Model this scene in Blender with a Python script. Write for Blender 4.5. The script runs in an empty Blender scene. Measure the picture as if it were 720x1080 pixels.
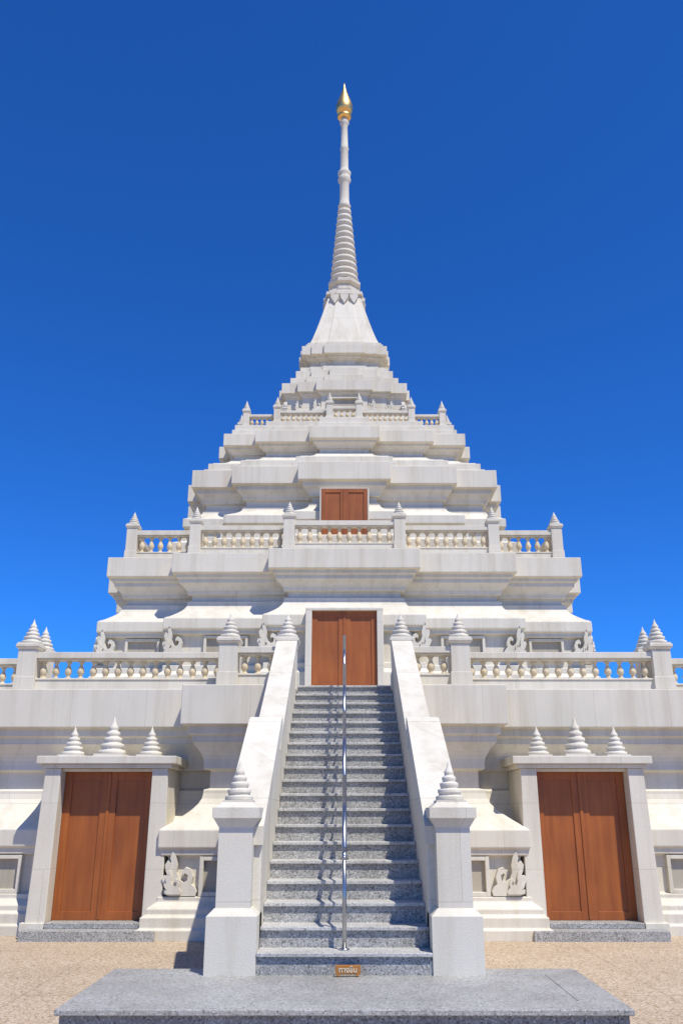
import bpy, math, random
from mathutils import Vector, Matrix
random.seed(4)
S=bpy.context.scene
YC=23.0

# ------------------------------------------------------------------ materials
def newmat(name):
    m=bpy.data.materials.new(name); m.use_nodes=True
    nt=m.node_tree; b=nt.nodes['Principled BSDF']
    return m,nt,b
def N(nt,t,**kw):
    n=nt.nodes.new(t)
    for k,v in kw.items(): setattr(n,k,v)
    return n
def ramp(nt,src,stops):
    r=N(nt,'ShaderNodeValToRGB')
    e=r.color_ramp.elements
    while len(e)<len(stops): e.new(0.5)
    for i,(p,c) in enumerate(stops):
        e[i].position=p; e[i].color=(c[0],c[1],c[2],1)
    nt.links.new(src,r.inputs[0]); return r
def noise(nt,vec,scale,detail=4,rough=.5):
    n=N(nt,'ShaderNodeTexNoise'); n.inputs['Scale'].default_value=scale
    n.inputs['Detail'].default_value=detail; n.inputs['Roughness'].default_value=rough
    nt.links.new(vec,n.inputs['Vector']); return n
def mapping(nt,vec,sc):
    m=N(nt,'ShaderNodeMapping'); m.inputs['Scale'].default_value=sc
    nt.links.new(vec,m.inputs['Vector']); return m
def mix(nt,a,b,fac,mode='MIX'):
    m=N(nt,'ShaderNodeMix'); m.data_type='RGBA'; m.blend_type=mode
    for s,v in ((6,a),(7,b),(0,fac)):
        if isinstance(v,bpy.types.NodeSocket): nt.links.new(v,m.inputs[s])
        elif s==0: m.inputs[0].default_value=v
        else: m.inputs[s].default_value=(v[0],v[1],v[2],1)
    return m.outputs[2]

def stone(name,base,dark,joints=True):
    m,nt,b=newmat(name)
    geo=N(nt,'ShaderNodeNewGeometry'); pos=geo.outputs['Position']
    n1=noise(nt,pos,.7,5,.6)
    r1=ramp(nt,n1.outputs['Fac'],[(.3,dark),(.65,base)])
    st=noise(nt,mapping(nt,pos,(3.5,3.5,.22)).outputs[0],1.2,5,.65)      # rain streaks
    r2=ramp(nt,st.outputs['Fac'],[(.30,(.80,.775,.72)),(.54,(1,1,1))])
    c=mix(nt,r1.outputs[0],r2.outputs[0],.75,'MULTIPLY')
    sp=noise(nt,pos,130,2,.6)
    r3=ramp(nt,sp.outputs['Fac'],[(.32,(.76,.76,.76)),(.5,(1,1,1))])
    c=mix(nt,c,r3.outputs[0],.65,'MULTIPLY')
    if joints:
        sep=N(nt,'ShaderNodeSeparateXYZ'); nt.links.new(pos,sep.inputs[0])
        ad=N(nt,'ShaderNodeMath',operation='ADD'); nt.links.new(sep.outputs[0],ad.inputs[0]); nt.links.new(sep.outputs[1],ad.inputs[1])
        cmb=N(nt,'ShaderNodeCombineXYZ'); nt.links.new(ad.outputs[0],cmb.inputs[0]); nt.links.new(sep.outputs[2],cmb.inputs[1])
        br=N(nt,'ShaderNodeTexBrick'); nt.links.new(cmb.outputs[0],br.inputs['Vector'])
        br.inputs['Scale'].default_value=1; br.inputs['Brick Width'].default_value=1.15; br.inputs['Row Height'].default_value=.87
        br.inputs['Mortar Size'].default_value=.004; br.inputs['Mortar Smooth'].default_value=.3
        br.inputs['Color1'].default_value=(1,1,1,1); br.inputs['Color2'].default_value=(.955,.952,.94,1); br.inputs['Mortar'].default_value=(.72,.70,.65,1)
        c=mix(nt,c,br.outputs['Color'],.85,'MULTIPLY')
    nt.links.new(c,b.inputs['Base Color'])
    b.inputs['Roughness'].default_value=.85
    b.inputs['Specular IOR Level'].default_value=.2
    bp=N(nt,'ShaderNodeBump'); bp.inputs['Strength'].default_value=.25; bp.inputs['Distance'].default_value=.008
    n4=noise(nt,pos,60,4,.6); nt.links.new(n4.outputs['Fac'],bp.inputs['Height']); nt.links.new(bp.outputs[0],b.inputs['Normal'])
    return m
WHITE=stone('white_terrazzo_stone',(.715,.662,.548),(.655,.603,.495))
CREAM=stone('cream_cast_stone',(.72,.60,.40),(.62,.51,.33),False)
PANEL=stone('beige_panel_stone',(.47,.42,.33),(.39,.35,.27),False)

def granite(name,a,b_,c_,rough=.5,scale=90):
    m,nt,b=newmat(name)
    pos=N(nt,'ShaderNodeNewGeometry').outputs['Position']
    v=N(nt,'ShaderNodeTexVoronoi'); v.inputs['Scale'].default_value=scale; nt.links.new(pos,v.inputs['Vector'])
    sp=N(nt,'ShaderNodeSeparateColor'); nt.links.new(v.outputs['Color'],sp.inputs[0])
    r=ramp(nt,sp.outputs[0],[(.0,a),(.3,b_),(.7,b_),(1,c_)])
    n=noise(nt,pos,1.8,6,.65); r2=ramp(nt,n.outputs['Fac'],[(.32,(.72,.71,.69)),(.62,(1,1,1))])
    c=mix(nt,r.outputs[0],r2.outputs[0],.9,'MULTIPLY')
    nt.links.new(c,b.inputs['Base Color']); b.inputs['Roughness'].default_value=rough
    return m
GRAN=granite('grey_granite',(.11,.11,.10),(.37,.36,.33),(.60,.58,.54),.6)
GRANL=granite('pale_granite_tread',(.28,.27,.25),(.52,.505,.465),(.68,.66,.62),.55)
GRAND=granite('dark_granite',(.08,.08,.08),(.25,.25,.235),(.48,.48,.45),.45)
GRANT=granite('platform_granite',(.18,.18,.165),(.37,.36,.33),(.52,.51,.475),.5)

def woodmat():
    m,nt,b=newmat('varnished_teak')
    pos=N(nt,'ShaderNodeNewGeometry').outputs['Position']
    n=noise(nt,mapping(nt,pos,(9,9,.7)).outputs[0],1.5,5,.5)
    r=ramp(nt,n.outputs['Fac'],[(.25,(.28,.072,.012)),(.5,(.355,.098,.015)),(.75,(.41,.125,.020))])
    n2=noise(nt,pos,1.7,3); r2=ramp(nt,n2.outputs['Fac'],[(.3,(.74,.72,.68)),(.7,(1,1,1))])
    c=mix(nt,r.outputs[0],r2.outputs[0],.85,'MULTIPLY')
    nt.links.new(c,b.inputs['Base Color']); b.inputs['Roughness'].default_value=.5
    bp=N(nt,'ShaderNodeBump'); bp.inputs['Strength'].default_value=.1; bp.inputs['Distance'].default_value=.004
    nt.links.new(n.outputs['Fac'],bp.inputs['Height']); nt.links.new(bp.outputs[0],b.inputs['Normal'])
    return m
WOOD=woodmat()
def simple(name,col,rough,metal=0):
    m,nt,b=newmat(name)
    pos=N(nt,'ShaderNodeNewGeometry').outputs['Position']
    n=noise(nt,pos,9,4); r=ramp(nt,n.outputs['Fac'],[(.3,[x*.85 for x in col]),(.7,col)])
    nt.links.new(r.outputs[0],b.inputs['Base Color']); b.inputs['Roughness'].default_value=rough; b.inputs['Metallic'].default_value=metal
    return m
STEEL=simple('stainless_steel',(.46,.46,.46),.32,1)
GOLD=simple('gilded_metal',(.95,.58,.20),.42,1)
SIGNB=simple('orange_sign_board',(.42,.17,.03),.5)
SIGNW=simple('sign_lettering',(.85,.8,.6),.5)

def groundmat():
    m,nt,b=newmat('washed_gravel_paving')
    pos=N(nt,'ShaderNodeNewGeometry').outputs['Position']
    v=N(nt,'ShaderNodeTexVoronoi'); v.inputs['Scale'].default_value=60; nt.links.new(pos,v.inputs['Vector'])
    sp=N(nt,'ShaderNodeSeparateColor'); nt.links.new(v.outputs['Color'],sp.inputs[0])
    r=ramp(nt,sp.outputs[0],[(0,(.27,.18,.11)),(.3,(.46,.345,.225)),(.75,(.53,.41,.28)),(1,(.64,.55,.43))])
    n=noise(nt,pos,.8,6,.6); r2=ramp(nt,n.outputs['Fac'],[(.3,(.84,.82,.80)),(.65,(1,1,1))])
    c=mix(nt,r.outputs[0],r2.outputs[0],.9,'MULTIPLY')
    br=N(nt,'ShaderNodeTexBrick'); nt.links.new(pos,br.inputs['Vector']); br.offset=0
    br.inputs['Scale'].default_value=1; br.inputs['Brick Width'].default_value=3; br.inputs['Row Height'].default_value=3
    br.inputs['Mortar Size'].default_value=.010
    br.inputs['Color1'].default_value=(1,1,1,1); br.inputs['Color2'].default_value=(.96,.96,.96,1); br.inputs['Mortar'].default_value=(.7,.68,.65,1)
    c=mix(nt,c,br.outputs['Color'],.7,'MULTIPLY')
    nt.links.new(c,b.inputs['Base Color']); b.inputs['Roughness'].default_value=.85
    bp=N(nt,'ShaderNodeBump'); bp.inputs['Strength'].default_value=.4; bp.inputs['Distance'].default_value=.01
    nt.links.new(v.outputs['Distance'],bp.inputs['Height']); nt.links.new(bp.outputs[0],b.inputs['Normal'])
    return m
GROUND=groundmat()

# ------------------------------------------------------------------ builder
class B:
    def __init__(s): s.v=[];s.f=[];s.m=Matrix.Identity(4);s.sm=[]
    def add(s,vs,fs,smooth=False):
        o=len(s.v); s.v+= [tuple(s.m@Vector(p)) for p in vs]
        s.f+= [tuple(i+o for i in f) for f in fs]; s.sm+=[smooth]*len(fs)
    def box(s,x0,x1,y0,y1,z0,z1):
        s.frus(x0,x1,y0,y1,z0,x0,x1,y0,y1,z1)
    def frus(s,x0,x1,y0,y1,z0,X0,X1,Y0,Y1,z1):
        s.add([(x0,y0,z0),(x1,y0,z0),(x1,y1,z0),(x0,y1,z0),(X0,Y0,z1),(X1,Y0,z1),(X1,Y1,z1),(X0,Y1,z1)],
              [(3,2,1,0),(4,5,6,7),(0,1,5,4),(1,2,6,5),(2,3,7,6),(3,0,4,7)])
    def lathe(s,cx,cy,z0,prof,seg=12,smooth=True,rot=0):
        n=len(prof); vs=[]
        for r,z in prof:
            r=max(r,.0005)
            for k in range(seg):
                a=2*math.pi*(k+rot)/seg; vs.append((cx+r*math.cos(a),cy+r*math.sin(a),z0+z))
        fs=[]
        for i in range(n-1):
            for k in range(seg):
                k2=(k+1)%seg; fs.append((i*seg+k,i*seg+k2,(i+1)*seg+k2,(i+1)*seg+k))
        fs.append(tuple(range(seg-1,-1,-1))); fs.append(tuple((n-1)*seg+k for k in range(seg)))
        s.add(vs,fs,smooth)
    def loft(s,rings):
        n=len(rings[0][0]); vs=[]; fs=[]
        for pts,z in rings: vs+=[(p[0],p[1],z) for p in pts]
        for i in range(len(rings)-1):
            for k in range(n):
                k2=(k+1)%n; fs.append((i*n+k,i*n+k2,(i+1)*n+k2,(i+1)*n+k))
        fs.append(tuple(range(n-1,-1,-1))); fs.append(tuple((len(rings)-1)*n+k for k in range(n)))
        s.add(vs,fs)
    def extx(s,yz,x0,x1):
        n=len(yz); vs=[(x0,y,z) for y,z in yz]+[(x1,y,z) for y,z in yz]
        fs=[tuple(range(n)),tuple(range(2*n-1,n-1,-1))]+[((k+1)%n,k,n+k,n+(k+1)%n) for k in range(n)]
        s.add(vs,fs)
    def exty(s,xz,y0,y1):
        n=len(xz); vs=[(x,y0,z) for x,z in xz]+[(x,y1,z) for x,z in xz]
        fs=[tuple(range(n)),tuple(range(2*n-1,n-1,-1))]+[((k+1)%n,k,n+k,n+(k+1)%n) for k in range(n)]
        s.add(vs,fs)
    def obj(s,name,mat,parent=None,bevel=0):
        me=bpy.data.meshes.new(name); me.from_pydata(s.v,[],s.f); 
        me.polygons.foreach_set('use_smooth',s.sm); me.update()
        import bmesh
        bm=bmesh.new(); bm.from_mesh(me); bmesh.ops.recalc_face_normals(bm,faces=bm.faces); bm.to_mesh(me); bm.free()
        o=bpy.data.objects.new(name,me); S.collection.objects.link(o); me.materials.append(mat)
        if parent: o.parent=parent
        if bevel:
            md=o.modifiers.new('bevel','BEVEL'); md.width=bevel; md.segments=2; md.limit_method='ANGLE'; md.angle_limit=math.radians(40)
            md.harden_normals=False
        return o
def empty(name):
    e=bpy.data.objects.new(name,None); S.collection.objects.link(e); return e

CEN=Matrix.Translation((0,YC,0))
ROT=[CEN@Matrix.Rotation(k*math.pi/2,4,'Z') for k in range(4)]

def redent(w0,w1,R2,e0,e1,o=0):
    w0+=o;w1+=o;R2+=o;R1=R2+e1;R0=R1+e0
    side=[(-R2,-R2),(-w1,-R2),(-w1,-R1),(-w0,-R1),(-w0,-R0),(w0,-R0),(w0,-R1),(w1,-R1),(w1,-R2)]
    pts=[];cur=side
    for k in range(4):
        pts+=cur; cur=[(-y,x) for x,y in cur]
    return pts

stupa=empty('white_stupa')
def tier(name,dims,prof,bevel=.012):
    b=B(); b.m=CEN
    b.loft([(redent(*dims,o=o),z) for o,z in prof])
    return b.obj(name,WHITE,stupa,bevel)

def curve(o0,z0,o1,z1,kind,n=5):
    out=[]
    for i in range(n+1):
        t=i/n
        if kind=='skirt':  f=math.sin(t*math.pi/2)
        elif kind=='cove': f=1-math.cos(t*math.pi/2)
        out.append((o0+(o1-o0)*f, z0+(z1-z0)*t))
    return out
L1=(2.42,5.75,9.0,.5,.6)
p1=[(.36,-.05),(.36,.13),(.32,.15),(.32,.28),(.26,.31),(.26,.38),(.14,.46),(.14,.52),(.04,.53),(.04,1.03),(.13,1.05),(.13,1.13),(.17,1.15),(.17,1.38),(.12,1.42)]
p1+=curve(.10,1.43,-.34,1.88,'skirt',6)+[(-.34,1.93),(-.42,1.95),(-.42,2.2),(-.33,2.22),(-.33,2.28)]
p1+=curve(-.33,2.30,-.16,2.60,'cove',5)+[(-.16,2.70),(-.10,2.71),(-.10,2.83),(0,2.84),(0,3.42)]
t1=tier('first_terrace',L1,p1)
sb=B(); sb.box(-.752,.752,11.5,13.62,2.2,4.5); slot=sb.obj('slot_tmp',WHITE)
bpy.context.view_layer.objects.active=t1
md=t1.modifiers.new('slot','BOOLEAN'); md.object=slot; md.operation='DIFFERENCE'; md.solver='EXACT'
t1.modifiers.move(1,0)
bpy.ops.object.select_all(action='DESELECT'); t1.select_set(True)
bpy.ops.object.modifier_apply(modifier='slot')
bpy.data.objects.remove(slot)

L2=(1.59,3.67,5.14,.34,.35)
p2=[(.3,3.40),(.3,3.62),(.24,3.65),(.24,3.8),(.14,3.86),(.14,4.25),(.04,4.33),(.04,4.45),(-.09,4.47),(-.09,5.08),(.03,5.10),(.03,5.18),(.08,5.2),(.08,5.42),(.03,5.46)]
p2+=curve(.0,5.47,-.32,5.82,'skirt',6)+[(-.32,5.87),(-.40,5.89),(-.40,6.0),(-.31,6.02)]
p2+=curve(-.31,6.04,-.15,6.24,'cove',5)+[(-.15,6.33),(-.09,6.34),(-.09,6.42),(0,6.43),(0,6.86)]
tier('second_terrace',L2,p2)
L3=(1.10,2.70,3.70,.28,.27)
p3=[(.42,6.80),(.42,7.25),(.33,7.3),(.33,7.55),(.18,7.62),(.18,7.74),(.02,7.75),(.02,7.98),(.13,8.0),(.13,8.2),(.07,8.23)]
p3+=curve(.06,8.24,-.26,8.50,'skirt',5)+[(-.26,8.54),(-.33,8.55),(-.33,8.70),(-.25,8.72)]
p3+=curve(-.25,8.73,-.11,8.93,'cove',5)+[(-.11,9.04),(0,9.05),(0,9.50)]
tier('third_tier',L3,p3)
L4=(.88,2.25,3.08,.24,.23)
p4=[(.38,9.45),(.38,9.62),(.30,9.64),(.30,9.80),(.2,9.84)]
p4+=curve(.2,9.86,-.18,10.10,'skirt',5)+[(-.26,10.12),(-.26,10.24)]
p4+=curve(-.2,10.25,-.09,10.36,'cove',4)+[(-.09,10.42),(0,10.43),(0,10.76),(-.18,10.8),(-.18,10.95),(-.24,10.97),(-.24,11.12)]
tier('fourth_tier',L4,p4)
# square stepped crown
L5=(.78,1.30,1.74,.11,.10)
p5=[(.35,11.05),(.35,11.42),(.24,11.44),(.24,11.70),(.10,11.72),(.10,11.98),(-.14,12.0),(-.14,12.48),(-.06,12.56),(-.06,12.60),(.0,12.61),(0,12.92),(-.22,12.93),(-.22,13.20),(-.36,13.21),(-.36,13.50)]
tier('fifth_tier',L5,p5,.005)
L6=(.56,.92,1.20,.06,.05)
p6=[(.06,13.48),(.06,13.68),(-.06,13.69),(-.18,13.84),(-.22,13.85),(-.22,13.98),(-.08,14.06),(-.08,14.11),(.03,14.12),(.03,14.40),(-.08,14.41),(-.08,14.52)]
tier('bell_base',L6,p6,.005)
def bell_ring(h,z):
    k=h/1.16; return (redent(.54*k,.90*k,1.16*k-.02,.045*k,.04*k),z)
b=B(); b.m=CEN
prof=[]
for i in range(11):
    t=i/10; h=1.03+(.50-1.03)*(t**.88); prof.append((h,14.62+1.96*t))
rings=[bell_ring(1.09,14.50),bell_ring(1.09,14.60)]+[bell_ring(h,z) for h,z in prof]
for h,z in [(.50,16.60),(.57,16.61),(.57,16.71),(.48,16.72),(.48,16.82),(.40,16.83),(.40,16.92)]: rings.append(bell_ring(h,z))
b.loft(rings); b.obj('bell_body',WHITE,stupa,.006)
b=B()
for M in ROT:
    b.m=M
    for i in range(-1,2):
        x=i*.29; w=.145; d=0 if i==0 else .02
        b.exty([(x-w*.85,16.56),(x+w*.85,16.56),(x+w*.85,16.46),(x,16.24),(x-w*.85,16.46)],-.655+d,-.42)
b.obj('bell_drapery',WHITE,stupa)

# spire
b=B(); b.m=CEN
pr=[(.46,16.85),(.48,16.9),(.48,17.0),(.41,17.04),(.41,17.10),(.53,17.17),(.54,17.26),(.45,17.3),(.42,17.36)]
b.lathe(0,0,0,pr,8,False,.5)
pr=[]
n=12; z=17.36; H=2.85
for i in range(n):
    t0=i/n; t1_=(i+1)/n
    r0=.44+(.20-.44)*t0; za=z+H*t0; zb=z+H*t1_; d=zb-za
    pr+=[(r0*.76,za),(r0*.97,za+d*.10),(r0*1.03,za+d*.35),(r0*.97,za+d*.62),(r0*.76,za+d*.74)]
b.lathe(0,0,0,pr,28)
pr=[(.18,20.2),(.21,20.3),(.17,20.4),(.155,20.6),(.15,21.2),(.17,21.25),(.22,21.36),(.20,21.45),(.17,21.5),(.21,21.58),(.22,21.66),(.15,21.75),(.135,21.85),
    (.125,22.6),(.15,22.66),(.125,22.72),(.105,23.6),(.13,23.68),(.16,23.76),(.12,23.86),(.10,23.95)]
b.lathe(0,0,0,pr,24); b.obj('spire',WHITE,stupa)
b=B(); b.m=CEN
b.lathe(0,0,0,[(.10,23.94),(.21,23.97),(.25,24.04),(.12,24.1),(.12,24.14),(.24,24.2),(.285,24.34),(.28,24.5),(.22,24.72),(.14,24.95),(.07,25.2),(.03,25.4),(.0,25.55)],24)
b.obj('gilded_finial',GOLD,stupa)

# ------------------------------------------------------------------ finials / balustrades
FP=[(.50,0),(.52,.05),(.50,.11),(.40,.13),(.40,.17),(.44,.20),(.43,.27),(.32,.30),(.32,.33),(.35,.36),(.34,.43),(.24,.46),(.24,.49),(.265,.52),(.25,.58),(.16,.62),(.16,.65),(.18,.68),(.16,.73),(.09,.80),(.045,.90),(0,1)]
def finial(b,x,y,z,w,h):
    b.box(x-w*.5,x+w*.5,y-w*.5,y+w*.5,z-.004,z+h*.06)
    b.lathe(x,y,z+h*.05,[(r*w*.93,t*h*.95) for r,t in FP],14)
BP=[(.9,0),(.9,.07),(.55,.1),(.5,.16),(.75,.24),(1.0,.36),(.95,.48),(.6,.66),(.42,.78),(.45,.83),(.7,.86),(.55,.9),(.85,.93),(.85,1)]
def balustrade(tag,dims,inset,z0,zb,zt,zr,pw,fh,stair=None,sp=.19,br=.06):
    rails=B(); bal=B(); posts=B(); fin=B()
    for b in (rails,bal,posts,fin): b.m=CEN
    pts=redent(*dims,o=-inset); n=len(pts)
    segs=[(pts[i],pts[(i+1)%n]) for i in range(n)]
    pp=list(pts)
    if stair:
        out=[]
        for a,c in segs:
            if abs(a[1]-c[1])<1e-6 and a[1]<0 and a[0]<0<c[0] and abs(a[1])>dims[2]-inset+dims[4]+.01:
                out+=[(a,(-stair,a[1])),((stair,a[1]),c)]; pp+=[(-stair,a[1]),(stair,a[1])]
            else: out.append((a,c))
        segs=out
    h=pw/2
    for a,c in segs:
        L=math.hypot(c[0]-a[0],c[1]-a[1]); x0,x1=sorted((a[0],c[0])); y0,y1=sorted((a[1],c[1]))
        def bar(t,za,zb_):
            if x1-x0>y1-y0: rails.box(x0,x1,a[1]-t,a[1]+t,za,zb_)
            else: rails.box(a[0]-t,a[0]+t,y0,y1,za,zb_)
        bar(h*.62,z0-.02,zb-.03); bar(h*.72,zb-.03,zb); bar(h*.5,zt,zt+.03); bar(h*.78,zt+.03,zr)
        k=int((L-pw)/sp)
        for i in range(k):
            t=(pw/2+(L-pw)*(i+.5)/k)/L
            bal.lathe(a[0]+(c[0]-a[0])*t,a[1]+(c[1]-a[1])*t,zb,[(r*br,q*(zt-zb)) for r,q in BP],8)
    for i,(x,y) in enumerate(pp):
        if i<n:
            j=i%9
            if j in (1,3,6,8) and not (tag=='lower' and j in(1,8)): 
                posts.box(x-h*.8,x+h*.8,y-h*.8,y+h*.8,z0-.02,zr+.01); continue
        posts.box(x-h,x+h,y-h,y+h,z0-.02,zr+.04)
        posts.box(x-h*1.12,x+h*1.12,y-h*1.12,y+h*1.12,z0-.02,zb+.02)
        posts.frus(x-h,x+h,y-h,y+h,zr+.04,x-h*1.25,x+h*1.25,y-h*1.25,y+h*1.25,zr+.08)
        posts.box(x-h*1.25,x+h*1.25,y-h*1.25,y+h*1.25,zr+.08,zr+.13)
        finial(fin,x,y,zr+.13,pw*1.12,fh)
    rails.obj(tag+'_balustrade_rails',WHITE,stupa,.008); bal.obj(tag+'_balusters',CREAM,stupa)
    posts.obj(tag+'_balustrade_posts',WHITE,stupa,.008); fin.obj(tag+'_balustrade_finials',WHITE,stupa)
balustrade('lower',L1,.6,3.42,3.66,3.95,4.08,.30,.44,stair=.90)
balustrade('middle',L2,.4,6.86,7.08,7.44,7.58,.24,.34,sp=.2,br=.065)
balustrade('upper',L4,.50,11.12,11.2,11.42,11.52,.17,.30,sp=.13,br=.05)

# ------------------------------------------------------------------ doors, portals, panels, ornaments
def door(leaf,xc,y,z0,z1,w):
    hw=w/2
    for s in (-1,1):
        a,c=sorted((xc+s*.006,xc+s*hw))
        leaf.box(a,c,y,y+.05,z0,z1)
        t=w*.085
        leaf.box(a,a+t,y-.018,y+.01,z0+.003,z1-.003); leaf.box(c-t,c,y-.018,y+.01,z0+.003,z1-.003)
        for zz in (z0+.003,z1-t-.003):
            leaf.box(a+t,c-t,y-.016,y+.01,zz,zz+t)
    leaf.box(xc-.022,xc+.022,y-.032,y-.019,z0+.01,z1-.01)
fr=B(); leaf=B(); fin=B(); step=B(); pan=B(); rec=B(); orn=B()
R0_1=9.0+.6+.5; R1_1=9.6
def yl(Y): return Y-YC
FL=[(.0,.0),(.80,0),(.98,.05),(1.0,.14),(.86,.17),(1.0,.26),(1.08,.38),(1.0,.46),(.88,.42),(.96,.54),(1.0,.68),(.92,.78),(.80,.72),(.84,.84),(.78,1.0),(.66,.86),(.60,.68),(.62,.52),(.54,.38),(.40,.30),(.28,.34),(.26,.46),(.36,.50),(.40,.44),(.44,.54),(.34,.64),(.18,.58),(.10,.42),(.14,.26),(.04,.2),(-.04,.10)]
def flame(x,z,w,h,y,s,d=.09):
    orn.exty([(x+s*(px-.5)*w,z+pz*h) for px,pz in FL],y-d,y+.02)
    orn.exty([(x+s*((px-.5)*.5+.2)*w,z+.04*h+pz*h*.55) for px,pz in FL],y-d-.035,y-d+.005)
def panel(xc,z0,z1,w,y,t=.055):
    x0,x1=xc-w/2,xc+w/2
    pan.box(x0-t,x0,y-.08,y+.01,z0-t,z1+t); pan.box(x1,x1+t,y-.08,y+.01,z0-t,z1+t)
    pan.box(x0,x1,y-.078,y+.01,z1,z1+t); pan.box(x0,x1,y-.078,y+.01,z0-t,z0)
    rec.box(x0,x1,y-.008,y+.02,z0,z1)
R5=1.74-.14+.21
for kM,M in enumerate(ROT):
    for b in (fr,leaf,fin,step,pan,rec,orn): b.m=M
    for s in (-1,1):
        xc=s*3.41; y=yl(13.05)
        door(leaf,xc,y,.2,2.17,1.30)
        yf=yl(12.80); yb=yl(13.8)
        for t in (-1,1):
            a,c=sorted((xc+t*.655,xc+t*.93))
            a2,c2=sorted((xc+t*.655,xc+t*.88))
            fr.frus(a,c,yf-.03,yb,.0,a2,c2,yf,yb,2.21)
            a,c=sorted((xc+t*.655,xc+t*.985)); fr.box(a,c,yf-.07,yb,0,.2)
        fr.box(xc-.655,xc+.655,yf+.06,yb,2.17,2.21)
        fr.box(xc-.94,xc+.94,yf-.03,yb,2.212,2.27)
        fr.box(xc-1.0,xc+1.0,yf-.08,yb,2.27,2.38)
        step.box(xc-.90 ,xc+.90,yl(12.50),yf+.3,-.02,.13)
        step.box(xc-.64,xc+.64,yl(12.72),yf+.25,.13,.2)
        finial(fin,xc,yf+.2,2.38,.42,.58)
        for t in (-1,1): finial(fin,xc+t*.57,yf+.2,2.38,.34,.44)
        panel(s*1.78,.58,.98,.34,-(R0_1+.04))
        flame(s*2.26,.53,.44,.58,-(R0_1+.05),s)
        panel(s*5.05,.58,.98,.70,-(R1_1+.04))
        for xx in (6.7,7.9): panel(s*xx,.58,.98,.7,-(9.0+.04))
        r0=5.14+.69-.09; r1=5.14+.35-.09; r2=5.14-.09
        panel(s*1.18,4.65,5.02,.26,-r0); flame(s*1.52,4.66,.42,.60,-r0-.03,s,.14)
        panel(s*2.45,4.65,5.02,.80,-r1); flame(s*3.50,4.66,.42,.60,-r1-.03,s,.14)
        panel(s*4.25,4.65,5.02,.62,-r2); flame(s*4.98,4.66,.42,.60,-r2-.03,s,.14)
        flame(s*.74,12.03,.22,.34,-R5,s,.07)
        flame(s*1.24,12.03,.22,.34,-R5+.11,s,.07)
        flame(s*1.62,12.03,.22,.34,-R5+.21,s,.07)
    panel(0,12.14,12.38,.86,-R5,.04)
    y=yl(16.98); door(leaf,0,y,3.5,5.46,1.30)
    for t in (-1,1):
        a,c=sorted((t*.652,t*.78)); fr.box(a,c,y-.10,y+.6,3.42,5.46)
    fr.box(-.78,.78,y-.10,y+.6,5.462,5.52)
    y=yl(18.50); door(leaf,0,y,6.9,8.70,1.06)
    for t in (-1,1):
        a,c=sorted((t*.532,t*.57)); fr.box(a,c,y-.01,y+.6,6.86,8.70)
    fr.box(-.57,.57,y-.01,y+.6,8.702,8.73)
fr.obj('door_surrounds',WHITE,stupa,.01); leaf.obj('timber_doors',WOOD,stupa,.004)
fin.obj('portal_finials',WHITE,stupa); step.obj('door_steps',GRAN,stupa,.006); pan.obj('panel_frames',WHITE,stupa,.006)
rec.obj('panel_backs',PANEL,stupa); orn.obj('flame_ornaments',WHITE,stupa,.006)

# ------------------------------------------------------------------ staircase
stair=empty('stone_staircase')
NR=19; RI=3.19/NR; TR=.305; Y0=8.12; Z0=.31
b=B()
poly=[(Y0,-.02)]
for i in range(NR):
    y=Y0+TR*i; poly+=[(y,Z0+RI*i if i else Z0),(y,Z0+RI*(i+1)-.03)]
poly.append((13.9,Z0+RI*NR-.03)); poly.append((13.9,-.02))
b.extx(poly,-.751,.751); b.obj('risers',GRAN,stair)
b=B()
for i in range(NR):
    y=Y0+TR*i; z=Z0+RI*(i+1)
    b.box(-.749,.749,y-.03,(y+TR-.001) if i<NR-1 else 14.6,z-.03,z)
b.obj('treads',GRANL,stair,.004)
ch=B(); cp=B()
for s in (-1,1):
    def xx(a,c): return sorted((s*a,s*c))
    x0,x1=xx(.752,1.09)
    ch.extx([(8.35,-.02),(10.38,-.02),(10.38,2.50),(8.35,1.36)],x0,x1)
    x0,x1=xx(.735,1.115)
    cp.extx([(8.30,1.33),(10.40,2.51),(10.46,2.58),(10.46,2.66),(10.38,2.68),(10.26,2.64),(8.30,1.49)],x0,x1)
    x0,x1=xx(.755,1.03)
    ch.extx([(10.3,-.02),(13.6,-.02),(13.6,4.06),(13.3,4.04),(10.3,2.30)],x0,x1)
    x0,x1=xx(.738,1.055)
    cp.extx([(10.3,2.30),(13.32,4.06),(13.6,4.06),(13.6,4.15),(13.28,4.15),(10.3,2.42)],x0,x1)
    x0,x1=xx(1.09,1.108)
    cp.extx([(8.5,.95),(10.36,2.03),(10.36,2.09),(8.5,1.01)],x0,x1)
    x=s*.972; y=8.32
    cp.box(x-.22,x+.22,y-.22,y+.22,-.02,.76)
    cp.frus(x-.22,x+.22,y-.22,y+.22,.76,x-.16,x+.16,y-.16,y+.16,.82)
    cp.box(x-.152,x+.152,y-.152,y+.152,.82,1.50)
    cp.frus(x-.152,x+.152,y-.152,y+.152,1.48,x-.20,x+.20,y-.20,y+.20,1.56)
    cp.box(x-.21,x+.21,y-.21,y+.21,1.56,1.65)
    cp.frus(x-.19,x+.19,y-.19,y+.19,1.65,x-.13,x+.13,y-.13,y+.13,1.70)
    finial(cp,x,y,1.69,.27,.38)
ch.obj('parapet_cheeks',WHITE,stair,.012); cp.obj('parapet_copings_and_newels',WHITE,stair,.01)

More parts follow.
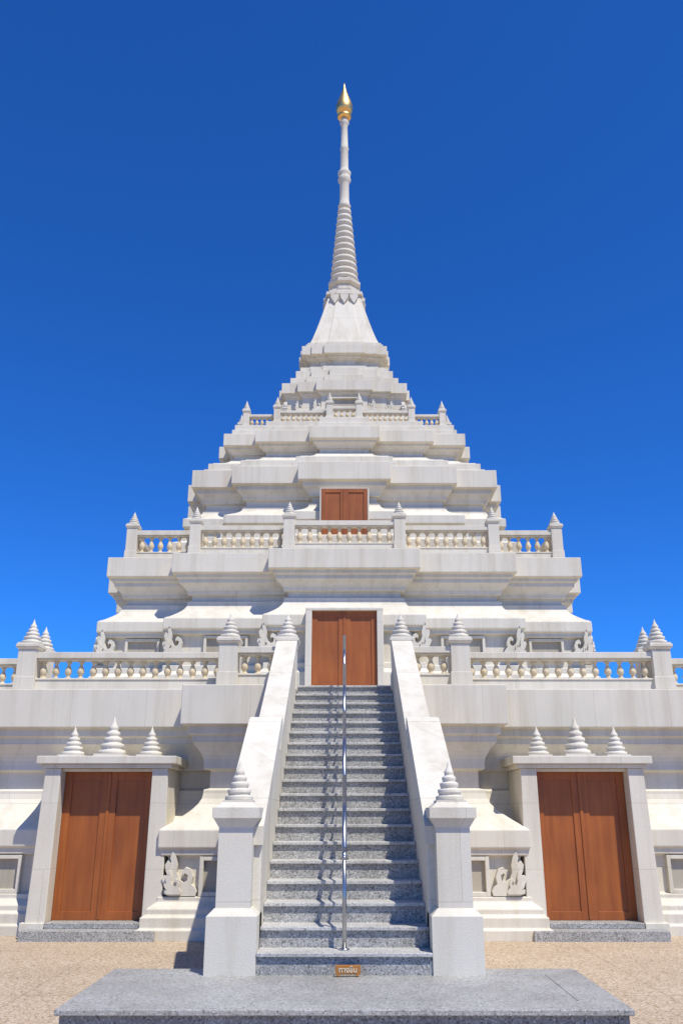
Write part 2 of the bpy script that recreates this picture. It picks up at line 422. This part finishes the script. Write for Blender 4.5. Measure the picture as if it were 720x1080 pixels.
# handrail
def tube(b,p,q,r,seg=12):
    p=Vector(p);q=Vector(q);d=(q-p); M=Matrix.Translation(p)@d.to_track_quat('Z','Y').to_matrix().to_4x4()
    old=b.m; b.m=M; b.lathe(0,0,0,[(r,0),(r,d.length)],seg); b.m=old
hr=empty('metal_handrail')
b=B()
def nz(i): return Z0+RI*(i+1)
pts=[(0,Y0+TR*i+.15,nz(i)) for i in (0,4,9,14)]+[(0,Y0+TR*18+.15,nz(18))]
hh=.82
for p in pts:
    tube(b,p,(p[0],p[1],p[2]+hh),.019); b.lathe(p[0],p[1],p[2],[(.045,0),(.045,.012),(.025,.02)],14)
b.obj('posts',STEEL,hr)
b=B()
tops=[(p[0],p[1],p[2]+hh) for p in pts]
ext=(0,tops[0][1]-.12,tops[0][2]-.07)
for a,c in zip([ext]+tops[:-1],tops): tube(b,a,c,.022)
for a,c in zip(tops[:-1],tops[1:]): tube(b,(0,a[1],a[2]-.38),(0,c[1],c[2]-.38),.013)
for p in tops+[ext]: b.lathe(p[0],p[1],p[2]-.022,[(0,0),(.016,.006),(.0225,.022),(.016,.038),(0,.044)],12)
b.obj('rails',STEEL,hr)

# platform
pf=empty('granite_platform')
b=B(); b.box(-1.99,1.99,6.80,8.40,-.02,.27); b.obj('plinth',GRAND,pf)
b=B(); b.box(-1.70,1.70,7.06,8.16,.25,.306); b.obj('top_paving',GRANT,pf)
b=B()
b.box(-2.02,2.02,6.76,7.058,.27,.31); b.box(-2.02,2.02,8.162,8.43,.27,.31)
b.box(-2.02,-1.702,7.061,8.159,.27,.31); b.box(1.702,2.02,7.061,8.159,.27,.31)
b.obj('border_slabs',GRANT,pf,.006)

# sign
sg=empty('wooden_direction_sign')
b=B(); b.box(-.105,.105,8.04,8.065,.325,.395); b.box(-.09,-.07,8.03,8.10,.31,.326); b.box(.07,.09,8.03,8.10,.31,.326)
o=b.obj('board',SIGNB,sg,.003)
o.location.x=.03
fc=bpy.data.curves.new('lettering','FONT'); fc.body='ทางขึ้น'; fc.size=.058; fc.align_x='CENTER'; fc.align_y='CENTER'; fc.extrude=.002
to=bpy.data.objects.new('lettering',fc); S.collection.objects.link(to); to.parent=sg
to.location=(.03,8.037,.358); to.rotation_euler=(math.pi/2,0,0); fc.materials.append(SIGNW)

# ground
b=B(); b.add([(-600,-600,0),(600,-600,0),(600,600,0),(-600,600,0)],[(0,1,2,3)]); b.obj('ground',GROUND)

# ------------------------------------------------------------------ light, sky, camera
el,az=math.radians(60),math.radians(143)
v=Vector((math.sin(az)*math.cos(el),math.cos(az)*math.cos(el),math.sin(el)))
sl=bpy.data.lights.new('sun','SUN'); sl.energy=5; sl.angle=math.radians(.5); sl.color=(1,.96,.87)
so=bpy.data.objects.new('sun',sl); S.collection.objects.link(so); so.rotation_euler=v.to_track_quat('Z','Y').to_euler(); so.location=(10,-10,30)
w=bpy.data.worlds.new('World'); S.world=w; w.use_nodes=True; nt=w.node_tree
bg=nt.nodes['Background']; sk=nt.nodes.new('ShaderNodeTexSky'); sk.sky_type='NISHITA'; sk.sun_disc=False
sk.sun_elevation=el; sk.sun_rotation=az; sk.air_density=1; sk.dust_density=0; sk.ozone_density=5; sk.altitude=2200
mx=nt.nodes.new('ShaderNodeMix'); mx.data_type='RGBA'; mx.blend_type='MULTIPLY'; mx.inputs[0].default_value=1
mx.inputs[7].default_value=(.22,.82,1.66,1)
nt.links.new(sk.outputs[0],mx.inputs[6]); nt.links.new(mx.outputs[2],bg.inputs[0]); bg.inputs[1].default_value=.115
S.view_settings.view_transform='Standard'; S.view_settings.look='None'; S.view_settings.exposure=0
cd=bpy.data.cameras.new('camera'); cd.sensor_fit='VERTICAL'; cd.sensor_height=24; cd.sensor_width=16; cd.lens=20; cd.clip_end=3000; cd.shift_x=-.0028
co=bpy.data.objects.new('camera',cd); S.collection.objects.link(co); co.location=(0,0,1.6); co.rotation_euler=(math.radians(90+19.45),0,0)
S.camera=co
